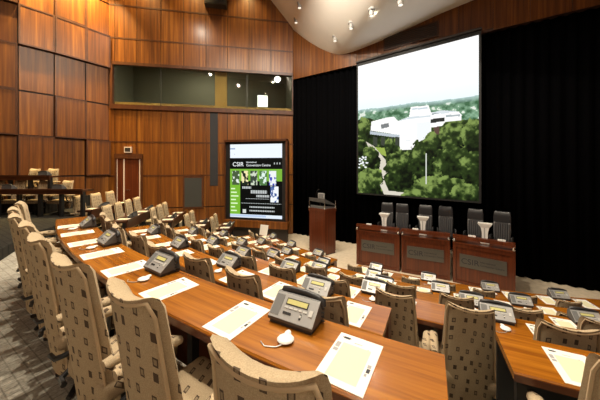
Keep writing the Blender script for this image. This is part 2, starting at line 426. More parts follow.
# ceilings
prof = [(240, 9.0), (262, 8.1), (272, 7.45), (281, 7.0), (292, 6.38), (303, 5.78), (315, 5.25), (328, 4.80), (340, 4.52), (352, 4.52), (370, 4.58), (392, 4.68), (420, 4.84), (440, 4.93), (470, 5.02), (520, 5.1), (600, 5.2), (900, 5.3)]
DX = .22
def frieze_pt(px):
    k = (px - 300) / F
    if px <= 292.9:
        u = WB.u_at(px); q = WB.A + WB.d*u; return q
    for p, q in zip(FR, FR[1:]):
        d = q - p; tt = (k*p.y - p.x) / (d.x - k*d.y)
        if -1e-3 <= tt <= 1.001: return p + d*tt
    return FR[-1]
P = [(frieze_pt(px), z) for px, z in prof]
def ceil_z(x, y):
    best = None
    for (p, z), (q, w) in zip(P, P[1:]):
        d = q - p   # solve p + d*t = (x,y) - s*(DX,-1)
        det = d.x*(-1) - d.y*DX
        rx, ry = x - p.x, y - p.y
        tt = (rx*(-1) - ry*DX) / det
        if 0 <= tt <= 1: return z + (w - z)*tt
    return None
b = BM(); front = []; back = []
dense = []
for (p, z), (q, w) in zip(P, P[1:]):
    for k in range(4): dense.append((p.lerp(q, k/4), z + (w - z)*k/4))
dense.append(P[-1])
zs = [z for _, z in dense]
for _ in range(3): zs = [zs[0]] + [(zs[i-1] + 2*zs[i] + zs[i+1])/4 for i in range(1, len(zs)-1)] + [zs[-1]]
rows = []
for (p, _), z in zip(dense, zs):
    rows.append([b.verts.new((p.x + DX*s, p.y - s, H + z + (s/9)**2*1.2)) for s in (-.15, 0, .5, 1, 2, 3, 4.5, 6, 7.5, 9)])
for r0, r1 in zip(rows, rows[1:]):
    for i in range(len(r0) - 1): b.faces.new((r0[i], r0[i+1], r1[i+1], r1[i]))
o = struct('ceiling', b, ['ceiling'], smooth=60)
sm = o.modifiers.new('thick', 'SOLIDIFY'); sm.thickness = .06; sm.offset = -1
b = BM(); prism(b, [(-12, -5.3), (16, -5.3), (16, 13.5), (-12, 13.5)], TOP, TOP + .2)
struct('ceiling.001', b, ['ceiling'])
# unseen sides of the hall
b = BM(); prism(b, [(-11.4, -5.2), (15, -5.2), (15, -5), (-11.4, -5)], 0, TOP); struct('wall_rear', b, ['panel'])
b = BM(); prism(b, [(-11.4, -5), (-11.2, -5), (-11.2, 6.3), (-11.4, 6.3)], 0, TOP); struct('wall_side', b, ['panel'])
b = BM(); prism(b, [(13.6, -5), (13.8, -5), (13.8, 2.4), (12.4, 2.4), (12.4, 2.2), (13.6, 2.2)], 0, TOP); struct('wall_right', b, ['panel'])

# ceiling spotlights
cans = [(299.5, 6, 'white ceiling spotlight nearest the left edge of the pale ceiling'), (296, 21, 'white ceiling spotlight closest to the panelled back wall'),
        (335, 39, 'white ceiling spotlight hanging lowest over the ceiling corner'), (351, 26, 'white ceiling spotlight second from the ceiling corner'),
        (371.5, 13, 'white ceiling spotlight in the middle of the pale ceiling'), (400.5, 2, 'white ceiling spotlight nearest the stage vent')]
for px, py, lab in cans:
    best = None; y = 2.5
    while y < 12:
        x = (px - 300)/F*y; zr_ = (HZ - py)/F*y
        c = ceil_z(x, y)
        if c is not None and zr_ + .10 >= c + 0: best = (x, y, c); break
        y += .02
    if not best: continue
    x, y, c = best
    c = c - .0
    t = thing('ceiling_spotlight', lab, 'spotlight', (x, y, H + c), 0, 'spotlights on the pale ceiling')
    b = BM(); cyl(b, (0, 0), .075, -.17, .02, 16); obj('housing', b, 'cream', t, 40)
    b = BM(); cyl(b, (0, 0), .06, -.178, -.168, 16); obj('lens', b, 'lamp', t, 40)
    b = BM(); cyl(b, (0, 0), .1, -.012, .05, 16); obj('ceiling_plate', b, 'cream', t, 40)

# ------------------------------------------------------------------ desks
def top_prof(rn, z): return [(rn, z - .045), (rn, z - .008), (rn - .008, z), (rn - DEPTH + .008, z), (rn - DEPTH, z - .008), (rn - DEPTH, z - .045)]
def curved_desk(k, p0, p1, label, legs):
    z = H - D[k]; rn = RN[k]; base = arc_pt(rn - .2, (p0 + p1)/2, LV[k] if k < 5 else 0)
    t = thing('curved_desk', label, 'desk', base)
    b = BM(); sweep(b, top_prof(rn, z), p0, p1, .8); obj('desktop', b, 'desk', t, 30, base)
    b = BM(); sweep(b, [(rn + .002, z - .052), (rn + .002, z - .012), (rn - .001, z - .012), (rn - .001, z - .052)], p0, p1, .8); obj('edge_band', b, 'desk_edge', t, 30, base)
    fl = base.z
    b = BM(); r = rn - DEPTH + .05; sweep(b, [(r, fl + .04), (r, z - .046), (r - .025, z - .046), (r - .025, fl + .04)], p0, p1, .8); obj('modesty_panel', b, 'black' if p1 == 24.5 else 'desk_edge', t, 30, base)
    for ph in legs:
        b = BM(); p = arc_pt(rn - .14, ph); box(b, (p.x, p.y, (fl + z - .045)/2), (.05, .05, z - .045 - fl), -math.radians(ph))
        q = arc_pt(rn - .2, ph); box(b, (q.x, q.y, fl + .02), (.05, .34, .04), -math.radians(ph)); box(b, (q.x, q.y, z - .065), (.05, .32, .04), -math.radians(ph))
        obj('leg', b, 'black', t, origin=base)
    for ph in ((p0, p1) if p1 != 24.5 else (p0,)):   # end panels
        s = .02 if ph == p0 else -.02
        b = BM(); dphi = math.degrees(.03 / rn) * (1 if ph == p0 else -1)
        sweep(b, [(rn - .26, fl + .04), (rn - .26, z - .046), (rn - DEPTH + .052, z - .046), (rn - DEPTH + .052, fl + .04)], ph, ph + dphi, .5)
        obj('end_panel', b, 'desk_edge', t, origin=base)
    return t
DESKS = [
    (0, 26.15, 48.6, 'nearest curved wooden desk, its end at the bottom centre', (26.5, 31.8, 36.9, 41.9, 46.9)),
    (1, 27.7, 49.6, 'second curved wooden desk row, ending beside the aisle', (30.4, 35.8, 41, 46)),
    (1, 12, 24.5, 'short wooden desk at the lower right, across the aisle', (24.2, 21.6, 16)),
    (2, 9, 54.2, 'third curved wooden desk row from the camera, running across the hall', (20.6, 26.2, 32, 37.6, 42.6, 47.5)),
    (3, 7, 55.6, 'fourth curved wooden desk row from the camera', (14, 20.6, 26.6, 32.5, 38.5, 44.5)),
    (4, 6, 57.0, 'fifth curved wooden desk row from the camera', (15, 22, 28.5, 34.5, 40.8, 46.5)),
    (5, 6, 36.2, 'front wooden desk row nearest the stage, right of its gap', (10, 16.5, 22.5, 29, 35.5)),
    (5, 40, 60.0, 'front wooden desk row nearest the lectern, left of its gap', (40.5, 46, 53, 59.5))]
for a_ in DESKS: curved_desk(*a_)

# ------------------------------------------------------------------ delegate chair (front faces +y)
def chair_back(bm):
    rings = []
    hs = [(.17, .178, .6), (.20, .188, 1), (.30, .192, 1), (.45, .191, 1), (.62, .184, 1), (.80, .174, 1), (.94, .166, 1), (1.03, .162, 1), (1.065, .158, .8), (1.082, .152, .45), (1.088, .142, .12)]
    for h, w, ts in hs:
        yc = -.175 - .125 * max(0, (h - .17) / .91) ** 1.1
        th = .085 * ts
        ring = []
        n = 10
        for side in (0, 1):
            for i in range(n + 1):
                f = -1 + 2*i/n
                if side: f = -f
                x = math.copysign(abs(f) ** .85, f) * w
                curve = .062 * (abs(x) / .2) ** 2.2
                edge = math.sqrt(max(.0, 1 - abs(f) ** 5))
                y = yc + curve + (th * (.5 - .5*edge) if not side else th * (.5 + .5*edge))
                if side and i in (0, n): continue
                ring.append((x, y, h + .03 * (x / .17) ** 2 * max(0, (h - .6) / .4)))
        rings.append(ring)
    loft(bm, rings)
def make_chair(loc, rz, label, group):
    t = thing('conference_chair', label, 'chair', loc, rz, group)
    b = BM(); chair_back(b); obj('backrest', b, 'fabric', t, 60)
    b = BM()   # piping round the rear panel
    path = []
    for h in (.2, .3, .45, .6, .75, .88, 1.0):
        w = .192 if h < .5 else .192 - .03*(h - .45)/.58
        yc = -.175 - .125 * ((h - .17)/.91) ** 1.1
        path.append((-w * .93, yc + .048, h + .03*max(0, (h-.6)/.4)))
    top = []
    for i in range(9):
        x = -.142 + .284*i/8; top.append((x, -.302 + .062*(abs(x)/.2)**2.2 + .006, 1.07 + .03*(x/.17)**2*1.1))
    full = path + top + [(-x, y, z) for x, y, z in path[::-1]]
    tube(b, full, .0075, 6); obj('piping', b, 'piping', t, 60)
    b = BM(); vs = box(b, (0, .03, .425), (.40, .44, .11), bevel=.035); obj('seat', b, 'fabric', t, 60)
    for s in (-1, 1):
        b = BM()
        pts = [(s*.235, -.2, .615), (s*.237, -.1, .622), (s*.237, .0, .624), (s*.235, .08, .618), (s*.232, .13, .60)]
        tube(b, pts, [.028, .036, .038, .037, .024], 10)
        for v in b.verts: v.co.z = .615 + (v.co.z - .615) * .85
        obj('armrest', b, 'fabric', t, 60)
        b = BM(); tube(b, [(s*.15, -.215, .36), (s*.215, -.205, .36), (s*.235, -.16, .37), (s*.238, -.02, .40), (s*.237, .05, .50), (s*.236, .06, .59)], .016, 6)
        tube(b, [(s*.19, .0, .385), (s*.238, -.02, .40)], .016, 6)
        obj('arm_frame', b, 'black', t, 60)
    b = BM(); cyl(b, (0, .03), .04, .03, .38, 12); box(b, (0, .03, .372), (.26, .3, .02)); obj('pedestal', b, 'black', t, 40)
    b = BM()
    for k in range(4):
        a = PI/4 + k*PI/2; c, s = math.cos(a), math.sin(a)
        tube(b, [(0, .03, .06), (.13*c, .03 + .13*s, .045), (.22*c, .03 + .22*s, .022)], [.026, .022, .018], 6)
    obj('foot_base', b, 'black', t, 40)
    return t
CH = None
def put_chair(loc, rz, label, group):
    global CH
    if CH is None: CH = make_chair(loc, rz, label, group); return CH
    return dup(CH, loc, rz, label, group)

# agenda sheet: one mesh with its print
def make_sheet(loc, rz, label, group):
    b = BM(); box(b, (0, 0, .0015), (.214, .326, .003), mi=0)
    def mark(x0, x1, y0, y1, mi, z=.0034):
        v = [b.verts.new(p) for p in ((x0, y0, z), (x1, y0, z), (x1, y1, z), (x0, y1, z))]; f = b.faces.new(v); f.material_index = mi
    mark(-.068, .068, -.13, .095, 1)
    mark(-.080, -.048, .125, .141, 2, .0037); mark(-.086, -.042, .130, .136, 2, .0038)
    mark(-.02, .02, .112, .118, 3); mark(.05, .056, .09, .10, 3)
    mark(-.098, -.076, .05, .09, 3); mark(-.098, -.074, .022, .044, 3)
    mark(.078, .094, -.01, .01, 3); mark(.08, .095, -.04, -.014, 2); mark(.078, .088, -.062, -.045, 3)
    o = obj('agenda_sheet', b, ['paper', 'paper_field', 'ink', 'ink_grey']); o.location = loc; o.rotation_euler = (0, 0, rz)
    return tag(o, label, 'paper', group)
SH = None
def put_sheet(loc, rz, label, group):
    global SH
    if SH is None: SH = make_sheet(loc, rz, label, group); return
    o = SH.copy(); COL.objects.link(o); o.location = loc; o.rotation_euler = (0, 0, rz); o['label'] = label; o['group'] = group

# conference phone (face towards -y)
def make_phone(loc, rz, label, group):
    t = thing('conference_phone', label, 'phone', loc, rz, group)
    def ext(prof, x0, x1, bm, mi=0):
        loft(bm, [[(x0, y, z) for y, z in prof], [(x1, y, z) for y, z in prof]], mi=mi)
    b = BM(); ext([(-.085, .0), (-.08, .025), (.085, .03), (.09, 0)], -.142, .142, b); obj('base', b, 'rubber', t, 30)
    b = BM(); ext([(-.092, .022), (-.092, .034), (-.088, .040), (.022, .134), (.034, .138), (.07, .13), (.085, .03)], -.15, .15, b)
    obj('housing', b, 'body_grey', t, 30)
    # frame of the slanted face
    o0 = Vector((0, -.088, .040)); e = Vector((0, .110, .094)); L = e.length; e = e / L; nrm = Vector((0, -e.z, e.y))
    def tile(bm, x0, x1, s0, s1, h=.004):
        pts = []
        for hh in (-.002, h):
            for x, s in ((x0, s0), (x1, s0), (x1, s1), (x0, s1)): pts.append(o0 + e*s + nrm*hh + Vector((x, 0, 0)))
        hexa(bm, pts)
    b = BM(); tile(b, -.15, .15, -.004, L, .002); obj('face_plate', b, 'grey', t)
    b = BM(); tile(b, -.143, -.085, .012, L - .012, .004); obj('speaker_grille', b, 'grille', t)
    b = BM(); tile(b, -.062, .088, L - .062, L - .022, .004); obj('display_bezel', b, 'rubber', t)
    b = BM(); tile(b, -.056, .082, L - .056, L - .028, .0055); obj('display', b, 'lcd', t)
    for k in range(5):
        b = BM(); tile(b, -.062 + k*.032, -.038 + k*.032, .062, .072, .006); obj('button', b, 'key', t)
    for x0, x1, s0, s1, mt in ((-.06, -.005, .028, .042, 'rubber'), (.052, .064, .02, .05, 'rubber'), (.052, .064, .03, .044, 'key'), (.105, .128, .05, .085, 'key')):
        b = BM(); tile(b, x0, x1, s0, s1, .0065 if mt == 'key' else .005); obj('button', b, mt, t)
    b = BM()
    tube(b, [(-.135, .058, .128), (-.12, .058, .150), (-.06, .058, .163), (.04, .058, .163), (.115, .056, .152), (.15, .052, .135), (.16, .045, .112)],
         [.014, .024, .018, .018, .020, .026, .016], 10)
    for v in b.verts: v.co.z -= .012
    obj('handset', b, 'rubber', t, 60)
    b = BM()
    pts = [(.15 + .012*math.cos(k*1.1), .05 + .012*math.sin(k*1.1), .11 - .1*k/24) for k in range(25)]
    tube(b, pts, .004, 5); obj('cord', b, 'rubber', t, 60)
    t.scale = (.92, .92, .94)
    return t
PH = None
def put_phone(loc, rz, label, group):
    global PH
    if PH is None: PH = make_phone(loc, rz, label, group); return
    dup(PH, loc, rz, label, group)
def make_ear(loc, rz, label, group):
    t = thing('earpiece', label, 'earpiece', loc, rz, group)
    b = BM(); sph(b, (0, 0, .012), .044, (1, .95, .27)); sph(b, (.0, .038, .012), .026, (.7, 1.3, .45)); obj('ear_cup', b, 'white', t, 60)
    b = BM(); tube(b, [(0, -.03, .008), (-.035, -.055, .004), (-.09, -.06, .004), (-.12, -.03, .004)], .0028, 5); obj('cord', b, 'grey', t, 60)
    return t
EA = None
def put_ear(loc, rz, label, group):
    global EA
    if EA is None: EA = make_ear(loc, rz, label, group); return
    dup(EA, loc, rz, label, group)

rows_ = [
    (0, 'nearest curved desk', [27.7, 30.4, 33.1, 35.8, 38.3, 40.7, 43.1, 45.5], [28.97, 34.3, 39.4, 44.3], 'right', 'right'),
    (1, 'second curved desk row', [28.85, 32.2, 34.6, 37.3, 39.9, 42.5, 45.1, 47.7], [30.43, 35.8, 41.1, 46.1], 'right', 'right'),
    (1, 'short desk across the aisle', [23.0], [], 'right', 'right'),
    (2, 'third desk row', [21.9, 24.75, 27.6, 30.6, 33.5, 36.4, 39.1, 41.7, 44.3, 46.9, 49.5, 52.2], [23.34, 29.13, 35.05, 40.1, 44.9, 49.9], 'right', 'right'),
    (3, 'fourth desk row', [19.0, 22.1, 25.1, 28.1, 31.1, 34.0, 37.0, 40.0, 43.0, 46.0, 49.0, 51.9, 54.8], [17.5, 23.6, 29.6, 35.5, 41.5, 47.5, 53.0], 'right', 'right'),
    (4, 'fifth desk row', [17.4, 20.6, 23.8, 27.0, 30.2, 33.4, 36.6, 39.8, 43.0, 46.2, 49.4, 52.6, 55.7], [18.95, 25.3, 31.8, 38.2, 44.6, 51.0], 'right', 'right'),
    (5, 'front desk row by the stage', [11.3, 14.7, 18.1, 21.5, 24.9, 28.3, 31.7, 34.9], [13.0, 19.7, 26.4, 33.2], 'right', 'right'),
    (5, 'front desk row by the lectern', [41.6, 45.0, 48.4, 51.8, 55.2, 58.4], [43.3, 50.1, 56.8], 'right', 'right')]
for k, nm, seats, phones, _, _ in rows_:
    z = H - D[k]; rn = RN[k]; fl = LV[k] if k < 5 else 0
    for i, ph in enumerate(seats):
        a = -math.radians(ph); w = ORD[i] + ' from the right' if len(seats) > 1 else 'facing the'
        if len(seats) > 1:
            lc = f'tan patterned conference chair, {ORD[i]} from the right along the {nm}'
            ls = f'printed white agenda sheet, {ORD[i]} from the right on the {nm}'
        else:
            lc = f'tan patterned conference chair at the lower right, behind the {nm}'
            ls = f'printed white agenda sheet on the {nm} at lower right'
        dr_, da, dz = 0, 0, 0
        if k == 0 and i == 0: dr_ = .045
        rr = random.Random(k*50 + i)
        jit = rr.uniform(-.06, .06)
        da = {(0, 0): .27, (0, 1): .15, (2, 1): .32, (2, 0): .35, (1, 1): -.25, (1, 0): .3, (2, 2): .1}.get((k, i), 0) if nm[:5] != 'short' else 0
        p = arc_pt(rn + .105 + dr_ + rr.uniform(-.02, .03), ph + da, fl + .0015)
        c = put_chair(p, a + jit, lc, 'conference chairs along the curved desks')
        if k >= 4: c.scale = (1, 1, .91)
        if k == 0 and i == 0: c.scale = (1.1, 1, 1.02)
        p = arc_pt(rn - .18, ph, z); put_sheet(p, a - .045 + rr.uniform(-.03, .03), ls, 'agenda sheets on the desks')
    for i, ph in enumerate(phones):
        a = -math.radians(ph)
        p = arc_pt(rn - .33, ph + (.35 if k == 0 and i else .2), z)
        put_phone(p, a, f'grey conference phone, {ORD[i]} from the right on the {nm}', 'conference phones on the desks')
        p = arc_pt(rn - .15, ph + math.degrees(.01/rn), z)
        put_ear(p, a + .3, f'white corded earpiece, {ORD[i]} from the right on the {nm}', 'earpieces beside the phones')

# ------------------------------------------------------------------ left wing: straight dark desks with chairs facing the stage
wing = [((-5.85, 7.35), (-5.8, 9.2), 1.28, 3, 'outermost dark desk of the left wing, nearest the left gallery'),
        ((-4.62, 7.0), (-5.02, 9.40), 1.5, 4, 'second dark desk of the left wing, before the door'),
        ((-3.98, 8.15), (-4.33, 9.95), 1.75, 3, 'third dark desk of the left wing, before the wall hatch'),
        ((-3.2, 8.75), (-3.4, 10.1), 2.08, 2, 'fourth dark desk of the left wing, below the wall hatch'),
        ((-2.5, 9.25), (-2.64, 10.5), 2.28, 2, 'innermost dark desk of the left wing, beside the website screen')]
wname = ['outermost', 'second', 'third', 'fourth', 'innermost']
fb = BM()
for i, (A, B, d, n, lab) in enumerate(wing):
    W = Wall(A, B, (-1, 0)); z = H - d; fl = max(.02, z - .74)
    W.box(fb, -.5, W.L + 1.2, .002, fl, -.5, 1.05 if i else .76)
    base = W.p(W.L/2, .2, fl)
    t = thing('straight_desk', lab, 'desk', base, 0, 'dark desks of the left wing')
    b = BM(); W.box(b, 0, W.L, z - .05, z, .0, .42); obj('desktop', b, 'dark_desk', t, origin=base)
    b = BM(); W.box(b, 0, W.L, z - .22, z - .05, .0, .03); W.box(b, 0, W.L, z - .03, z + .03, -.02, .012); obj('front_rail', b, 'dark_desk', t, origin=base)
    m = max(2, round(W.L / 1.1) + 1)
    for k in range(m):
        u = .04 + (W.L - .08)*k/(m - 1)
        b = BM(); W.box(b, u - .035, u + .035, fl, z - .05, .02, .12); obj('leg', b, 'black', t, origin=base)
    for k in range(n):
        u = W.L*(k + .5)/n; p = W.p(u, .43, fl + .0015); rz = math.atan2(-W.n.y, -W.n.x) - PI/2
        put_chair(p, rz + random.uniform(-.08, .08), f'tan chair, {ORD[k]} from the near end behind the {wname[i]} wing desk', 'conference chairs in the left wing')
        put_sheet(W.p(u, .2, z), rz, f'white sheet, {ORD[k]} from the near end on the {wname[i]} wing desk', 'sheets on the wing desks')
    for k in range(max(1, n//2)):
        u = W.L*(2*k + 1)/n; rz = math.atan2(-W.n.y, -W.n.x) - PI/2
        if u < W.L - .15: put_phone(W.p(u, .12, z), rz, f'conference phone, {ORD[k]} from the near end on the {wname[i]} wing desk', 'phones on the wing desks')
struct('floor.002', fb, ['carpet'])
# left gallery
g1 = H - 1.43; g2 = H - 1.08
b = BM()
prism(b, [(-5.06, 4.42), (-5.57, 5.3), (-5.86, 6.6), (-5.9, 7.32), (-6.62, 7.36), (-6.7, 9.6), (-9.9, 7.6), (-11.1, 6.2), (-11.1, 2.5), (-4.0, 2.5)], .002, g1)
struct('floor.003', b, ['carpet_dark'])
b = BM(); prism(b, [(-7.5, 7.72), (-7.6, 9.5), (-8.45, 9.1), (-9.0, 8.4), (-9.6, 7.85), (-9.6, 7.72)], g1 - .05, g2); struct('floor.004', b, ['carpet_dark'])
gal = [((-9.6, 7.2), (-5.98, 7.2), .69, g1, 'long dark gallery desk at the far left, lower of the two', [-9.05, -8.4, -7.7, -7.0], 'lower'),
       ((-9.3, 7.76), (-7.42, 7.76), .33, g2, 'dark gallery desk at the far left, upper of the two', [-8.55, -7.95], 'upper')]
for A, B, d, fl, lab, xs, wn in gal:
    W = Wall(A, B, (0, 1)); z = H - d; base = W.p(W.L/2, .2, fl)
    t = thing('straight_desk', lab, 'desk', base, 0, 'gallery desks')
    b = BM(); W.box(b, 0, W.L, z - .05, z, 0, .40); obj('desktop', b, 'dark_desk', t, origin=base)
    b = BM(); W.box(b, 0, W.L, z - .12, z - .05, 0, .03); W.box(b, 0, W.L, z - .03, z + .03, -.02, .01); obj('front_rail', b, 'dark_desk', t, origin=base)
    m = round(W.L / .62) + 1
    for k in range(m):
        u = .05 + (W.L - .1)*k/(m - 1); b = BM(); W.box(b, u - .035, u + .035, fl, z - .05, .03, .12); obj('leg', b, 'black', t, origin=base)
    for k, x in enumerate(xs[::-1]):
        c = put_chair((x, A[1] + .46, fl + .0015), PI + random.uniform(-.1, .1), f'tan chair, {ORD[k]} from the right behind the {wn} gallery desk', 'conference chairs in the gallery'); c.scale = (1, 1, .87)
        if k % 2 == 0: put_phone((x + .25, A[1] + .15, z), PI, f'dark conference phone, {ORD[k//2]} from the right on the {wn} gallery desk', 'phones on the gallery desks')
# open white folder and laptop at the left end of the front row
p = arc_pt(RN[5] - .2, 58.9, H - D[5])
t = thing('open_folder', 'large white open folder standing at the left end of the front desks', 'folder', p, -math.radians(62))
b = BM(); hexa(b, [(-.32, -.12, 0), (.0, .02, 0), (.0, .03, 0), (-.32, -.11, 0), (-.34, -.06, .34), (0, .09, .36), (0, .10, .36), (-.34, -.05, .34)]); obj('cover', b, 'paper', t)
b = BM(); hexa(b, [(.0, .02, 0), (.32, -.12, 0), (.32, -.11, 0), (.0, .03, 0), (0, .09, .36), (.33, -.06, .30), (.33, -.05, .30), (0, .1, .36)]); obj('cover', b, 'paper', t)

# ------------------------------------------------------------------ lectern
fl0 = Vector((.33, 9.52)); fc = Vector((.86, 9.10)); fr = Vector((1.285, 9.40)); bk = fl0 + (fr - fc)
ctr = (fl0 + fr) / 2
t = thing('lectern', 'wooden lectern with grey top standing on the stage carpet', 'lectern', (ctr.x, ctr.y, .0015))
base = t.location.copy()
def lp(p, k=1.0): q = ctr + (p - ctr)*k; return (q.x, q.y)
quad = [fl0, fc, fr, bk]
b = BM(); prism(b, [lp(p, .985) for p in quad], .03, 1.50); obj('body', b, 'stage_wood', t, origin=base)
b = BM(); prism(b, [lp(p, 1.03) for p in quad], 1.50, 1.62); obj('top_band', b, 'stage_wood', t, origin=base)
b = BM(); prism(b, [lp(p, .98) for p in quad], .0015, .03); obj('plinth', b, 'black', t, origin=base)
for p in quad:
    b = BM(); x, y = lp(p, 1.0); cyl(b, (x, y), .03, .0015, .12, 10); obj('foot', b, 'chrome', t, 40, base)
for p in quad:
    b = BM(); x, y = lp(p, .97); cyl(b, (x, y), .014, 1.60, 1.88, 8); sph(b, (x, y, 1.63), .03); obj('post', b, 'chrome', t, 40, base)
b = BM(); e1 = [lp(p, .99) for p in quad]
hexa(b, [(*e1[0], 1.87), (*e1[1], 1.84), (*e1[2], 1.70), (*e1[3], 1.73), (*e1[0], 1.99), (*e1[1], 1.98), (*e1[2], 1.74), (*e1[3], 1.77)]); obj('reading_top', b, 'grey_metal', t, origin=base)
b = BM(); e2 = [lp(p, .9) for p in quad]; hexa(b, [(*e2[0], 1.62), (*e2[1], 1.62), (*e2[2], 1.62), (*e2[3], 1.62), (*e2[0], 1.72), (*e2[1], 1.72), (*e2[2], 1.66), (*e2[3], 1.66)]); obj('shelf', b, 'lect_glass', t, origin=base)
lx, ly = lp(fl0.lerp(fc, .78), .85)
t2 = thing('lectern_monitor', 'small grey monitor perched on top of the lectern', 'monitor', (lx, ly, 1.98))
b = BM(); box(b, (0, 0, .09), (.26, .05, .20), math.atan2(-.42, .53), bevel=.008); obj('housing', b, 'grey', t2)
b = BM(); box(b, (-.02, -.027, .095), (.2, .006, .14), math.atan2(-.42, .53)); obj('back_plate', b, 'grille', t2)
mx_, my_ = lp(fl0.lerp(fc, .35), .8)
t3 = thing('lectern_microphone', 'thin black gooseneck microphone on the lectern', 'microphone', (mx_, my_, 1.96))
b = BM(); tube(b, [(0, 0, -.02), (0, 0, .16), (.03, .02, .26), (.08, .05, .31)], .007, 6); obj('neck', b, 'black', t3, 60)
b = BM(); tube(b, [(.08, .05, .31), (.12, .07, .32)], [.012, .014], 8); obj('capsule', b, 'black', t3, 60)

# ------------------------------------------------------------------ head table
units = [((1.80, 8.36), (2.94, 7.74), 'left'), ((2.99, 7.72), (4.09, 7.14), 'middle'), ((4.13, 7.08), (5.13, 6.24), 'right')]
UW = []
for A, B, nm in units:
    W = Wall(A, B, (-.5, -.85)); UW.append(W)
    base = W.p(W.L/2, -.3, .0015); L = W.L
    t = thing('head_table', f'{nm} wooden head table unit with steel plaque, facing the seats', 'table', base, 0, 'head table units')
    b = BM(); W.box(b, .0, L, .0015, 1.06, -.62, -.03); obj('body', b, 'stage_wood', t, origin=base)
    b = BM(); W.box(b, 0, .07, .0015, 1.06, -.0305, 0); W.box(b, L - .07, L, .0015, 1.06, -.0305, 0); W.box(b, .07, L - .07, .97, 1.06, -.0305, 0); W.box(b, .07, L - .07, .0015, .08, -.0305, 0)
    obj('front_frame', b, 'stage_wood', t, origin=base)
    b = BM(); W.box(b, -.0, L, 1.06, 1.10, -.64, .02); obj('worktop', b, 'stage_wood', t, origin=base)
    b = BM(); W.box(b, .0, L, 1.20, 1.285, -.10, .02); obj('upper_rail', b, 'stage_wood', t, origin=base)
    for u in (.03, L - .03):
        for z in (1.19,):
            b = BM(); q = W.p(u, -.01, 0); cyl(b, (q.x, q.y), .028, 1.095, 1.205, 10); sph(b, (q.x + W.n.x*.04, q.y + W.n.y*.04, 1.15), .035); obj('rail_post', b, 'chrome', t, 40, base)
    b = BM(); W.box(b, L*.12, L*.88, .46, .80, -.029, -.008); pq = obj('plaque', b, 'steel', t, origin=base)
    a = math.atan2(W.d.y, W.d.x)
    def on(u, z, n=-.006): q = W.p(u, n, z) - base; return q
    text_mesh('CSIR', .20, 'ink', 'plaque_letters', pq, on(L*.145, .56), (PI/2, 0, a))
    for k, (tx, z) in enumerate((('International', .655), ('Convention Centre', .575))):
        text_mesh(tx, .062, 'ink', 'plaque_letters', pq, on(L*.145 + .42, z), (PI/2, 0, a))
# dais behind the table
b = BM(); prism(b, [(2.2, 8.9), (3.3, 8.28), (4.42, 7.68), (5.2, 6.98), (5.72, 7.45), (5.15, 8.0), (2.75, 9.95), (2.45, 9.9)], .002, .55); struct('floor.005', b, ['stage_carpet'])
# black high-backed chairs
def make_exec(loc, rz, label):
    t = thing('executive_chair', label, 'chair', loc, rz, 'black chairs behind the head table')
    def slab(bm, hs):
        rings = []
        for h, w, y, th in hs:
            ring = []
            n = 10
            for i in range(2*n):
                a = 2*PI*i/(2*n); cx = math.copysign(abs(math.cos(a))**.45, math.cos(a)); sy = math.copysign(abs(math.sin(a))**.6, math.sin(a))
                ring.append((w*cx, y + th*sy + .03*abs(cx)**2, h))
            rings.append(ring)
        loft(bm, rings)
    b = BM(); slab(b, [(.48, .19, -.22, .03), (.55, .22, -.225, .04), (.8, .235, -.25, .042), (.99, .23, -.275, .04), (1.0, .22, -.275, .02)]); obj('backrest', b, 'leather_sheen', t, 50)
    b = BM()
    for k in range(7):
        x = -.18 + .06*k; tube(b, [(x, -.185 + .02, .52), (x, -.2 + .02, .75), (x, -.232 + .02, .97)], [.024, .03, .024], 8)
    obj('back_cushion_ribs', b, 'leather_sheen', t, 60)
    b = BM(); slab(b, [(.99, .215, -.275, .02), (1.0, .235, -.277, .05), (1.15, .235, -.29, .055), (1.27, .22, -.30, .045), (1.30, .2, -.303, .02)]); obj('headrest', b, 'leather', t, 50)
    b = BM(); box(b, (0, .03, .46), (.48, .48, .12), bevel=.04); obj('seat', b, 'leather', t, 60)
    for s in (-1, 1):
        b = BM(); tube(b, [(s*.26, -.2, .45), (s*.28, -.2, .62), (s*.28, .1, .64), (s*.27, .16, .5), (s*.24, .1, .42)], .025, 8); obj('armrest', b, 'leather', t, 60)
    b = BM(); cyl(b, (0, .03), .035, .06, .42, 12)
    for k in range(5):
        a = k*2*PI/5; tube(b, [(0, .03, .08), (.28*math.cos(a), .03 + .28*math.sin(a), .03)], [.028, .02], 6)
    obj('swivel_base', b, 'black', t, 40)
    return t
EX = None
lbls = ['leftmost black high-backed chair behind the head table', 'second black high-backed chair from the left, behind the head table', 'third black high-backed chair from the left, behind the head table',
        'fourth black high-backed chair from the left, behind the head table', 'fifth black high-backed chair from the left, behind the head table', 'rightmost black high-backed chair behind the head table']
def bearing(W, px, n):
    W3 = Wall((W.A - W.n*-n), (W.B - W.n*-n), W.n)
    u = W3.u_at(px); return u
for i, px in enumerate((386, 402, 424.5, 446.5, 474, 501)):
    W = UW[i//2]; u = bearing(W, px, -1.0); q = W.p(u, -1.0, .5515); rz = math.atan2(W.n.y, W.n.x) - PI/2
    if EX is None: EX = make_exec(q, rz, lbls[0]); EX.scale = (.86, .9, 1)
    else: dup(EX, q, rz + random.uniform(-.1, .1), lbls[i])
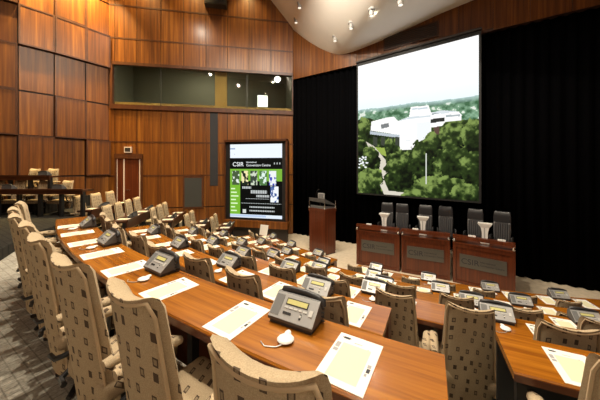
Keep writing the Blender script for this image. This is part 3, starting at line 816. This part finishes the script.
# flared white stands and cards on the head table
for i, (px, lab) in enumerate(((384.5, 'flared white stand on the left head table unit'), (423, 'flared white stand on the middle head table unit'), (485, 'flared white stand on the right head table unit'))):
    W = UW[i]; u = bearing(W, px, -.3); q = W.p(u, -.3, 1.10); a = math.atan2(W.d.y, W.d.x)
    t = thing('flared_stand', lab, 'stand', q, a, 'white stands on the head table')
    b = BM(); loft(b, [[(sx*w, sy*d_, z) for sx, sy in ((-1, -1), (1, -1), (1, 1), (-1, 1))] for z, w, d_ in ((.05, .06, .05), (.30, .065, .05), (.42, .09, .05), (.52, .155, .08), (.54, .155, .08))]); obj('flared_body', b, 'white', t)
    b = BM(); box(b, (0, 0, .025), (.2, .14, .05), bevel=.01); obj('foot', b, 'white', t)
    b = BM(); box(b, (-.01, -.05, .24), (.018, .02, .36)); obj('slot', b, 'grey', t)
for i, (w_, f_, lab) in enumerate(((0, .3, 'small white card on the left head table rail'), (1, .3, 'small white card on the middle head table, left end'), (2, .33, 'small white card on the right head table, left of the stand'), (2, .8, 'small white card on the right head table, right end'))):
    W = UW[w_]; q = W.p(W.L*f_, -.045, 1.285); b = BM(); box(b, (0, 0, .02), (.16, .05, .04), math.atan2(W.d.y, W.d.x), bevel=.004)
    o = obj('name_card', b, 'white'); o.location = q; tag(o, lab, 'card', 'cards on the head table')

# ------------------------------------------------------------------ screens
def emis(name, strength):
    m = bpy.data.materials.new(name); m.use_nodes = True; t = m.node_tree; bs = t.nodes['Principled BSDF']
    vc = t.nodes.new('ShaderNodeVertexColor'); vc.layer_name = 'Col'
    bs.inputs['Base Color'].default_value = (0, 0, 0, 1); bs.inputs['Roughness'].default_value = .6; bs.inputs['Specular IOR Level'].default_value = .1
    t.links.new(vc.outputs[0], bs.inputs['Emission Color']); bs.inputs['Emission Strength'].default_value = strength
    return m
rng = np.random.default_rng(3)
def vnoise(x, y, seed=0):
    r = np.random.default_rng(seed); g = r.random((64, 64))
    xi = np.floor(x).astype(int); yi = np.floor(y).astype(int); fx = x - xi; fy = y - yi
    fx = fx*fx*(3 - 2*fx); fy = fy*fy*(3 - 2*fy)
    G = lambda a, c: g[a % 64, c % 64]
    return (G(xi, yi)*(1-fx) + G(xi+1, yi)*fx)*(1-fy) + (G(xi, yi+1)*(1-fx) + G(xi+1, yi+1)*fx)*fy
def fbm(x, y, o=4, seed=0):
    v = 0; a = .5
    for k in range(o): v = v + a*vnoise(x*2**k, y*2**k, seed + k); a *= .5
    return v
def srgb(c): c = np.asarray(c, float)/255; return np.where(c < .04045, c/12.92, ((c+.055)/1.055)**2.4)
def grid_screen(name, W, u0, u1, z0, z1, n, nx, ny, img, strength, parent, origin):
    me = bpy.data.meshes.new(name); vs = []; fs = []
    for j in range(ny + 1):
        for i in range(nx + 1): vs.append(W.p(u0 + (u1-u0)*i/nx, n, z1 + (z0-z1)*j/ny) - Vector(origin))
    for j in range(ny):
        for i in range(nx):
            a = j*(nx+1) + i; fs.append((a, a + nx + 1, a + nx + 2, a + 1))
    me.from_pydata(vs, [], fs)
    ca = me.color_attributes.new('Col', 'FLOAT_COLOR', 'CORNER')
    cc = np.ones((ny*nx, 4, 4), np.float32); cc[:, :, :3] = img.reshape(-1, 1, 3)
    ca.data.foreach_set('color', cc.ravel())
    me.materials.append(emis(name + '_glow', strength))
    o = bpy.data.objects.new(name, me); COL.objects.link(o); o.parent = parent
    return o
# big screen picture: pale sky, hazy hills, white building among trees
WS = Wall((2.24, 10.1), (5.22, 7.65), (-.6, -.8))
zs0, zs1 = H - 1.06, H + 3.80
nx, ny = 230, 280
U, V = np.meshgrid((np.arange(nx) + .5)/nx, (np.arange(ny) + .5)/ny)
_k = [(WS.u_at(358 + 121*i/40)/WS.L, 358 + 121*i/40) for i in range(41)]
def UV(p):
    px, py = 352 + p[0]/3.333, 85 + p[1]/3.333
    u = WS.u_at(px); yy = (WS.A + WS.d*u).y; z = H + (HZ - py)/F*yy
    return u/WS.L, (zs1 - z)/(zs1 - zs0)
def fill(mask, c): img[mask] = srgb(c)
def poly(pts):
    m = np.zeros(U.shape, bool); n = len(pts)
    for i in range(n):
        x0, y0 = pts[i]; x1, y1 = pts[(i+1) % n]
        c = ((y0 > V) != (y1 > V)); xx = (x1 - x0)*(V - y0)/((y1 - y0) or 1e-9) + x0
        m ^= c & (U < xx)
    return m
def inpoly(pts): return poly([UV(p) for p in pts])
img = np.zeros((ny, nx, 3)); img[:] = 1.0
rid = [UV(p) for p in ((10, 84), (22, 84), (60, 78), (120, 70), (200, 60), (280, 55), (330, 46), (380, 40), (425, 36), (440, 35))]
ridge = np.interp(U, [a for a, _ in rid], [c for _, c in rid]) - .02*(fbm(U*9, U*0 + 3, 4, 5) - .5)
hz_ = np.clip((V - ridge + .22)/.22, 0, 1)[..., None]; img = img*(1 - hz_) + srgb((232, 244, 248))*hz_
tx = fbm(U*30, V*44, 4, 11); c1, c2, c3 = srgb((138, 176, 146)), srgb((58, 98, 66)), srgb((220, 228, 216))
tt = np.clip((tx - .3)/.34, 0, 1)[..., None]; mh = c2*(1 - tt) + c1*tt; mh = np.where((tx > .64)[..., None], c3, mh)
nr = np.clip((V - ridge)/.045 + .25, 0, 1)[..., None]; mh = srgb((188, 214, 214))*(1 - nr) + mh*nr
img = np.where((V > ridge)[..., None], mh, img)
td, tm, tl = srgb((10, 18, 8)), srgb((44, 62, 26)), srgb((126, 148, 78))
def foliage(seed, bright=0.0, sc=1.0):
    n = fbm(U*24*sc, V*30*sc, 5, seed); n = np.clip((n - .30)/.44 + bright, 0, 1)[..., None]
    return np.where(n < .6, td + (tm - td)*n/.6, tm + (tl - tm)*(n - .6)/.4)
low = inpoly([(0, 120), (60, 110), (150, 150), (215, 170), (300, 120), (440, 112), (440, 420), (0, 420)])
img = np.where(low[..., None], foliage(21, .05), img)
fill(inpoly([(40, 185), (75, 205), (112, 250), (118, 292), (105, 305), (112, 330), (122, 352), (185, 360), (180, 375), (110, 372), (92, 330), (90, 290), (96, 250), (55, 214)]), (212, 206, 190))
fill(inpoly([(76, 207), (112, 210), (114, 238), (98, 232)]), (150, 172, 78)); fill(inpoly([(78, 290), (98, 280), (100, 300), (84, 308)]), (150, 172, 78))
WH = (252, 252, 250)
fill(inpoly([(62, 152), (65, 122), (110, 110), (140, 106), (152, 118), (152, 165)]), WH)
fill(inpoly([(128, 165), (136, 126), (190, 106), (196, 73), (255, 68), (264, 92), (355, 88), (366, 100), (364, 118), (312, 122), (300, 136), (264, 142), (262, 172), (216, 192), (210, 216), (160, 216), (158, 182)]), WH)
fill(inpoly([(135, 127), (190, 107), (262, 100), (262, 106), (190, 113), (150, 122)]), (206, 216, 222))
fill(inpoly([(262, 114), (308, 108), (308, 121), (262, 127)]), (46, 48, 46)); fill(inpoly([(272, 142), (290, 137), (290, 164), (275, 168)]), (92, 70, 62))
fill(inpoly([(266, 95), (300, 88), (300, 92), (266, 100)]), (150, 160, 166)); fill(inpoly([(96, 132), (122, 126), (124, 140), (98, 146)]), (120, 124, 126))
fill(inpoly([(60, 154), (158, 166), (158, 176), (60, 164)]), (184, 194, 202))
for x in (70, 96, 122, 144): fill(inpoly([(x, 172), (x + 14, 174), (x + 14, 204), (x, 200)]), (60, 66, 56))
fill(inpoly([(200, 78), (252, 74), (253, 79), (201, 83)]), (196, 208, 216)); fill(inpoly([(264, 92), (300, 84), (355, 88), (300, 96)]), (214, 222, 226))
fill(inpoly([(216, 126), (262, 122), (262, 142), (262, 172), (217, 190)]), (236, 240, 242)); fill(inpoly([(312, 100), (360, 98), (360, 104), (312, 107)]), (170, 180, 184))
for y in (150, 168, 186): fill(inpoly([(164, y), (214, y - 4), (214, y - 2), (164, y + 2)]), (226, 230, 232))
def crown(cx, cy, rx, ry, s, bright=0):
    global img
    u, v = UV((cx, cy)); u2, _ = UV((cx + rx, cy)); _, v2 = UV((cx, cy + ry)); ru, rv = abs(u2 - u), abs(v2 - v)
    d = ((U - u)/ru)**2 + ((V - v)/rv)**2 + (fbm(U*26, V*32, 4, 40 + s) - .47)*1.3
    top = np.clip(.18 - .34*(V - v)/rv - .16*(U - u)/ru, -.3, .42)
    n = fbm(U*30, V*36, 5, 60 + s); n = np.clip(((n - .34)/.46 - .5)*.75 + .5 + bright + top*1.15 - .06, 0, 1)[..., None]
    f = np.where(n < .6, td + (tm - td)*n/.6, tm + (tl - tm)*(n - .6)/.4)
    img = np.where((d < 1)[..., None], f, img)
for a_ in ((38, 150, 22, 40, 1, .1), (30, 210, 22, 30, 15, -.1), (62, 240, 30, 36, 2, -.12), (124, 208, 16, 26, 3, -.1), (60, 325, 44, 48, 4, .12), (158, 285, 50, 66, 5, -.08), (232, 250, 40, 70, 6, -.12), (270, 200, 34, 44, 7, -.06),
           (345, 180, 56, 62, 8, .02), (400, 170, 40, 60, 9, .05), (340, 260, 66, 60, 10, -.1), (400, 280, 46, 60, 11, -.14), (290, 345, 90, 44, 12, .12), (380, 360, 60, 34, 13, .1), (215, 372, 50, 24, 14, .16)):
    crown(*a_)
for k in range(18): cu_, cv_ = UV((24 + 30*rng.random(), 236 + 40*rng.random())); img[((U - cu_)/.011)**2 + ((V - cv_)/.006)**2 < 1] = srgb((236, 240, 242))
fill(inpoly([(246, 228), (249, 228), (249, 330), (246, 330)]), (214, 218, 210))
t = thing('projection_screen', 'huge projection screen showing a white building among trees', 'screen', WS.p(WS.L/2, 0, zs0 - .05)); org = t.location.copy()
b = BM(); WS.box(b, -.06, WS.L + .06, zs0 - .06, zs1 + .14, -.06, -.004); obj('screen_border', b, 'screen_black', t, origin=org)
b = BM()
WS.box(b, -.07, WS.L + .07, zs1 + .13, zs1 + .19, -.07, .06); obj('roller_case', b, 'vent', t, origin=org)
grid_screen('picture', WS, 0, WS.L, zs0, zs1, 0.0, nx, ny, img, 1.0, t, org)

# website screen
nx, ny = 120, 160
U, V = np.meshgrid((np.arange(nx) + .5)/nx, (np.arange(ny) + .5)/ny)
img = np.zeros((ny, nx, 3)); img[:] = srgb((8, 10, 10))
fill(V < .185, (232, 240, 250)); fill((V > .05) & (V < .07) & (U < .1), (150, 170, 200)); fill((V > .13) & (V < .14) & (U > .08) & (U < .1), (140, 150, 170))
fill((V > .34) & (V < .56), (120, 176, 60)); fill((V > .50) & (U > .2), (8, 10, 10)); fill((V > .55) & (V < .955) & (U < .2), (118, 178, 50))
pal = [((225, 235, 225), (70, 90, 60)), ((235, 225, 170), (30, 40, 30)), ((200, 210, 190), (60, 70, 60)), ((215, 235, 225), (80, 120, 70)), ((60, 70, 180), (230, 235, 235))]
for k, (c0, c1) in enumerate(pal):
    x0 = .045 + k*.178; m = (U > x0) & (U < x0 + .135) & (V > .365) & (V < .555); nn = fbm(U*30, V*24, 3, 80 + k)
    img[m] = np.where((nn[m] > .5)[:, None], srgb(c0), srgb(c1))
m = (U > .78) & (U < .93) & (V > .57) & (V < .78); nn = fbm(U*26, V*22, 3, 90); fill(m, (235, 240, 245)); img[m & (nn > .52)] = srgb((60, 90, 150))
for k in range(7): v = .60 + k*.05; fill((V > v) & (V < v + .018) & (U > .02) & (U < .1 + .08*((k*37) % 5)/5), (215, 240, 190))
# faint headings and lines of print
for (v, h, x0, x1) in ((.575, .03, .24, .42), (.625, .045, .40, .72), (.69, .03, .52, .76), (.735, .008, .30, .76), (.80, .004, .22, .98), (.845, .018, .38, .86), (.895, .016, .38, .86)):
    ph_ = (np.floor(U*90) % 3 != 0); fill((V > v) & (V < v + h) & (U > x0) & (U < x1) & ph_, (190, 195, 195))
fill((V > .25) & (V < .275) & (U > .85) & (np.floor(U*60) % 3 == 0), (190, 195, 195))
fill((V > .885) & (V < .94) & (U > .25) & (U < .32), (210, 214, 210))
fill(V > .955, (222, 232, 246))
fill((V > .965) & (V < .985) & (U < .7), (180, 200, 230))
WT = Wall((-2.97, 11.12), (-.73, 10.62), (0, -1)); zt0, zt1 = H - 2.2, H + .87
t = thing('website_screen', 'rear projection cabinet showing a green and black website', 'screen', WT.p(WT.L/2, -.3, .0015)); org = t.location.copy()
b = BM(); WT.box(b, -.20, WT.L + .16, zt0 - .12, zt1 + .12, -.24, -.02); obj('cabinet', b, 'screen_black', t, origin=org)
b = BM(); WT.box(b, -.24, WT.L + .20, zt1 + .10, zt1 + .19, -.25, .10); obj('top_trim', b, 'trim', t, origin=org)
b = BM(); WT.box(b, -.24, WT.L + .26, zt0 - .38, zt0 - .10, -.25, .12); obj('lower_ledge', b, 'panel', t, origin=org)
b = BM(); WT.box(b, WT.L + .16, WT.L + .24, zt0 - .1, zt1 + .10, -.25, .06); obj('side_trim', b, 'trim', t, origin=org)
b = BM(); WT.box(b, -.24, -.20, zt0 - .1, zt1 + .10, -.25, .02); obj('side_trim', b, 'trim', t, origin=org)
b = BM(); WT.box(b, -.1, WT.L + .2, .0015, zt0 - .37, -.22, -.05); obj('plinth', b, 'vent', t, origin=org)
sc = grid_screen('web_page', WT, 0, WT.L, zt0, zt1, -.012, nx, ny, img, 1.0, t, org)
M['glow_text'] = plain('glow_text', (0, 0, 0), .5, emit=(.9, .93, .95), es=1.0)
a = math.atan2(WT.d.y, WT.d.x)
hh = zt1 - zt0
for tx, sz, uu, vv in (('CSIR', .25, .05, .30), ('International', .09, .32, .255), ('Convention Centre', .135, .32, .30)):
    q = WT.p(WT.L*uu, -.008, zt1 - hh*vv) - org
    text_mesh(tx, sz, 'glow_text', 'page_heading', sc, q, (PI/2, 0, a), .0008)

# ------------------------------------------------------------------ lights
def area(loc, size, power, col, rot=(0, 0, 0), shape='DISK', spread=PI):
    l = bpy.data.lights.new('hall_or_fill_lamp', 'AREA'); l.shape = shape; l.size = size; l.energy = power; l.color = col; l.spread = spread
    o = bpy.data.objects.new('hall_or_fill_lamp', l); COL.objects.link(o); o.location = loc; o.rotation_euler = rot; return o
def spot(loc, tgt, power, col, ang=60, blend=.6, rad=.08):
    l = bpy.data.lights.new('wash_or_fill_spot', 'SPOT'); l.energy = power; l.color = col; l.spot_size = math.radians(ang); l.spot_blend = blend; l.shadow_soft_size = rad
    o = bpy.data.objects.new('wash_or_fill_spot', l); COL.objects.link(o); o.location = loc
    o.rotation_euler = (Vector(tgt) - Vector(loc)).to_track_quat('-Z', 'Y').to_euler(); return o
WARM = (1, .87, .68)
for x, y, p in ((-3.6, 4.4, 130), (-1.4, 2.6, 150), (1.0, 1.2, 90), (4.6, 1.4, 130), (-2.2, 6.6, 150), (.8, 4.4, 170), (3.6, 3.2, 170), (-.6, 7.6, 120), (2.6, 6.4, 120)):
    area((x, y, H + 6.2), .14, p * 1.45, WARM)
for x, y in ((-2.4, -2.2), (.6, -2.6), (3.6, -2.2)): area((x, y, H + 3.6), .3, 34, WARM)  # fill lights added behind the camera to lift the chair backs
area((-4.2, 9.8, H + 6.4), .14, 45, WARM)
spot((.9, 5.4, H + .9 + 5.2), (2.3, 9.2, H + 4.8), 620, (1, .93, .84), 120, 1, .2)  # added fill spot aimed up to brighten the pale ceiling, not a fixture
area((2.2, 7.9, H + 4.6), .12, 60, WARM)
for (tx, ty), (lx_, ly_), z0, p in (((-8.75, 9.1), (-8.15, 8.65), 7.7, 2200), ((-8.15, 10.0), (-7.45, 9.5), 7.7, 2200), ((-9.3, 8.35), (-8.75, 7.85), 7.5, 1300), ((-6.6, 10.85), (-6.5, 10.0), 8.2, 500), ((-4.6, 11.2), (-4.5, 10.4), 8.2, 330), ((-2.2, 11.65), (-2.2, 10.8), 8.2, 250)):
    spot((lx_, ly_, H + z0), (tx, ty, H + 4.2), p, (1, .72, .30), 85, .9, .06)
w = bpy.data.worlds.new('World'); bpy.context.scene.world = w; w.use_nodes = True
w.node_tree.nodes['Background'].inputs[0].default_value = (.3, .24, .18, 1); w.node_tree.nodes['Background'].inputs[1].default_value = .05

# ------------------------------------------------------------------ camera
cam = bpy.data.cameras.new('camera'); co = bpy.data.objects.new('camera', cam); COL.objects.link(co)
co.location = (0, 0, H); co.rotation_euler = (PI/2, 0, 0)
cam.sensor_width = 36; cam.lens = F/600*36; cam.shift_y = (HZ - 200)/600; cam.clip_start = .02; cam.clip_end = 100
sc_ = bpy.context.scene; sc_.camera = co
sc_.view_settings.view_transform = 'Standard'; sc_.view_settings.look = 'None'; sc_.view_settings.gamma = 1; sc_.view_settings.exposure = 0.17; sc_.view_settings.use_curve_mapping = False
sc_.cycles.max_bounces = 8; sc_.cycles.use_denoising = True
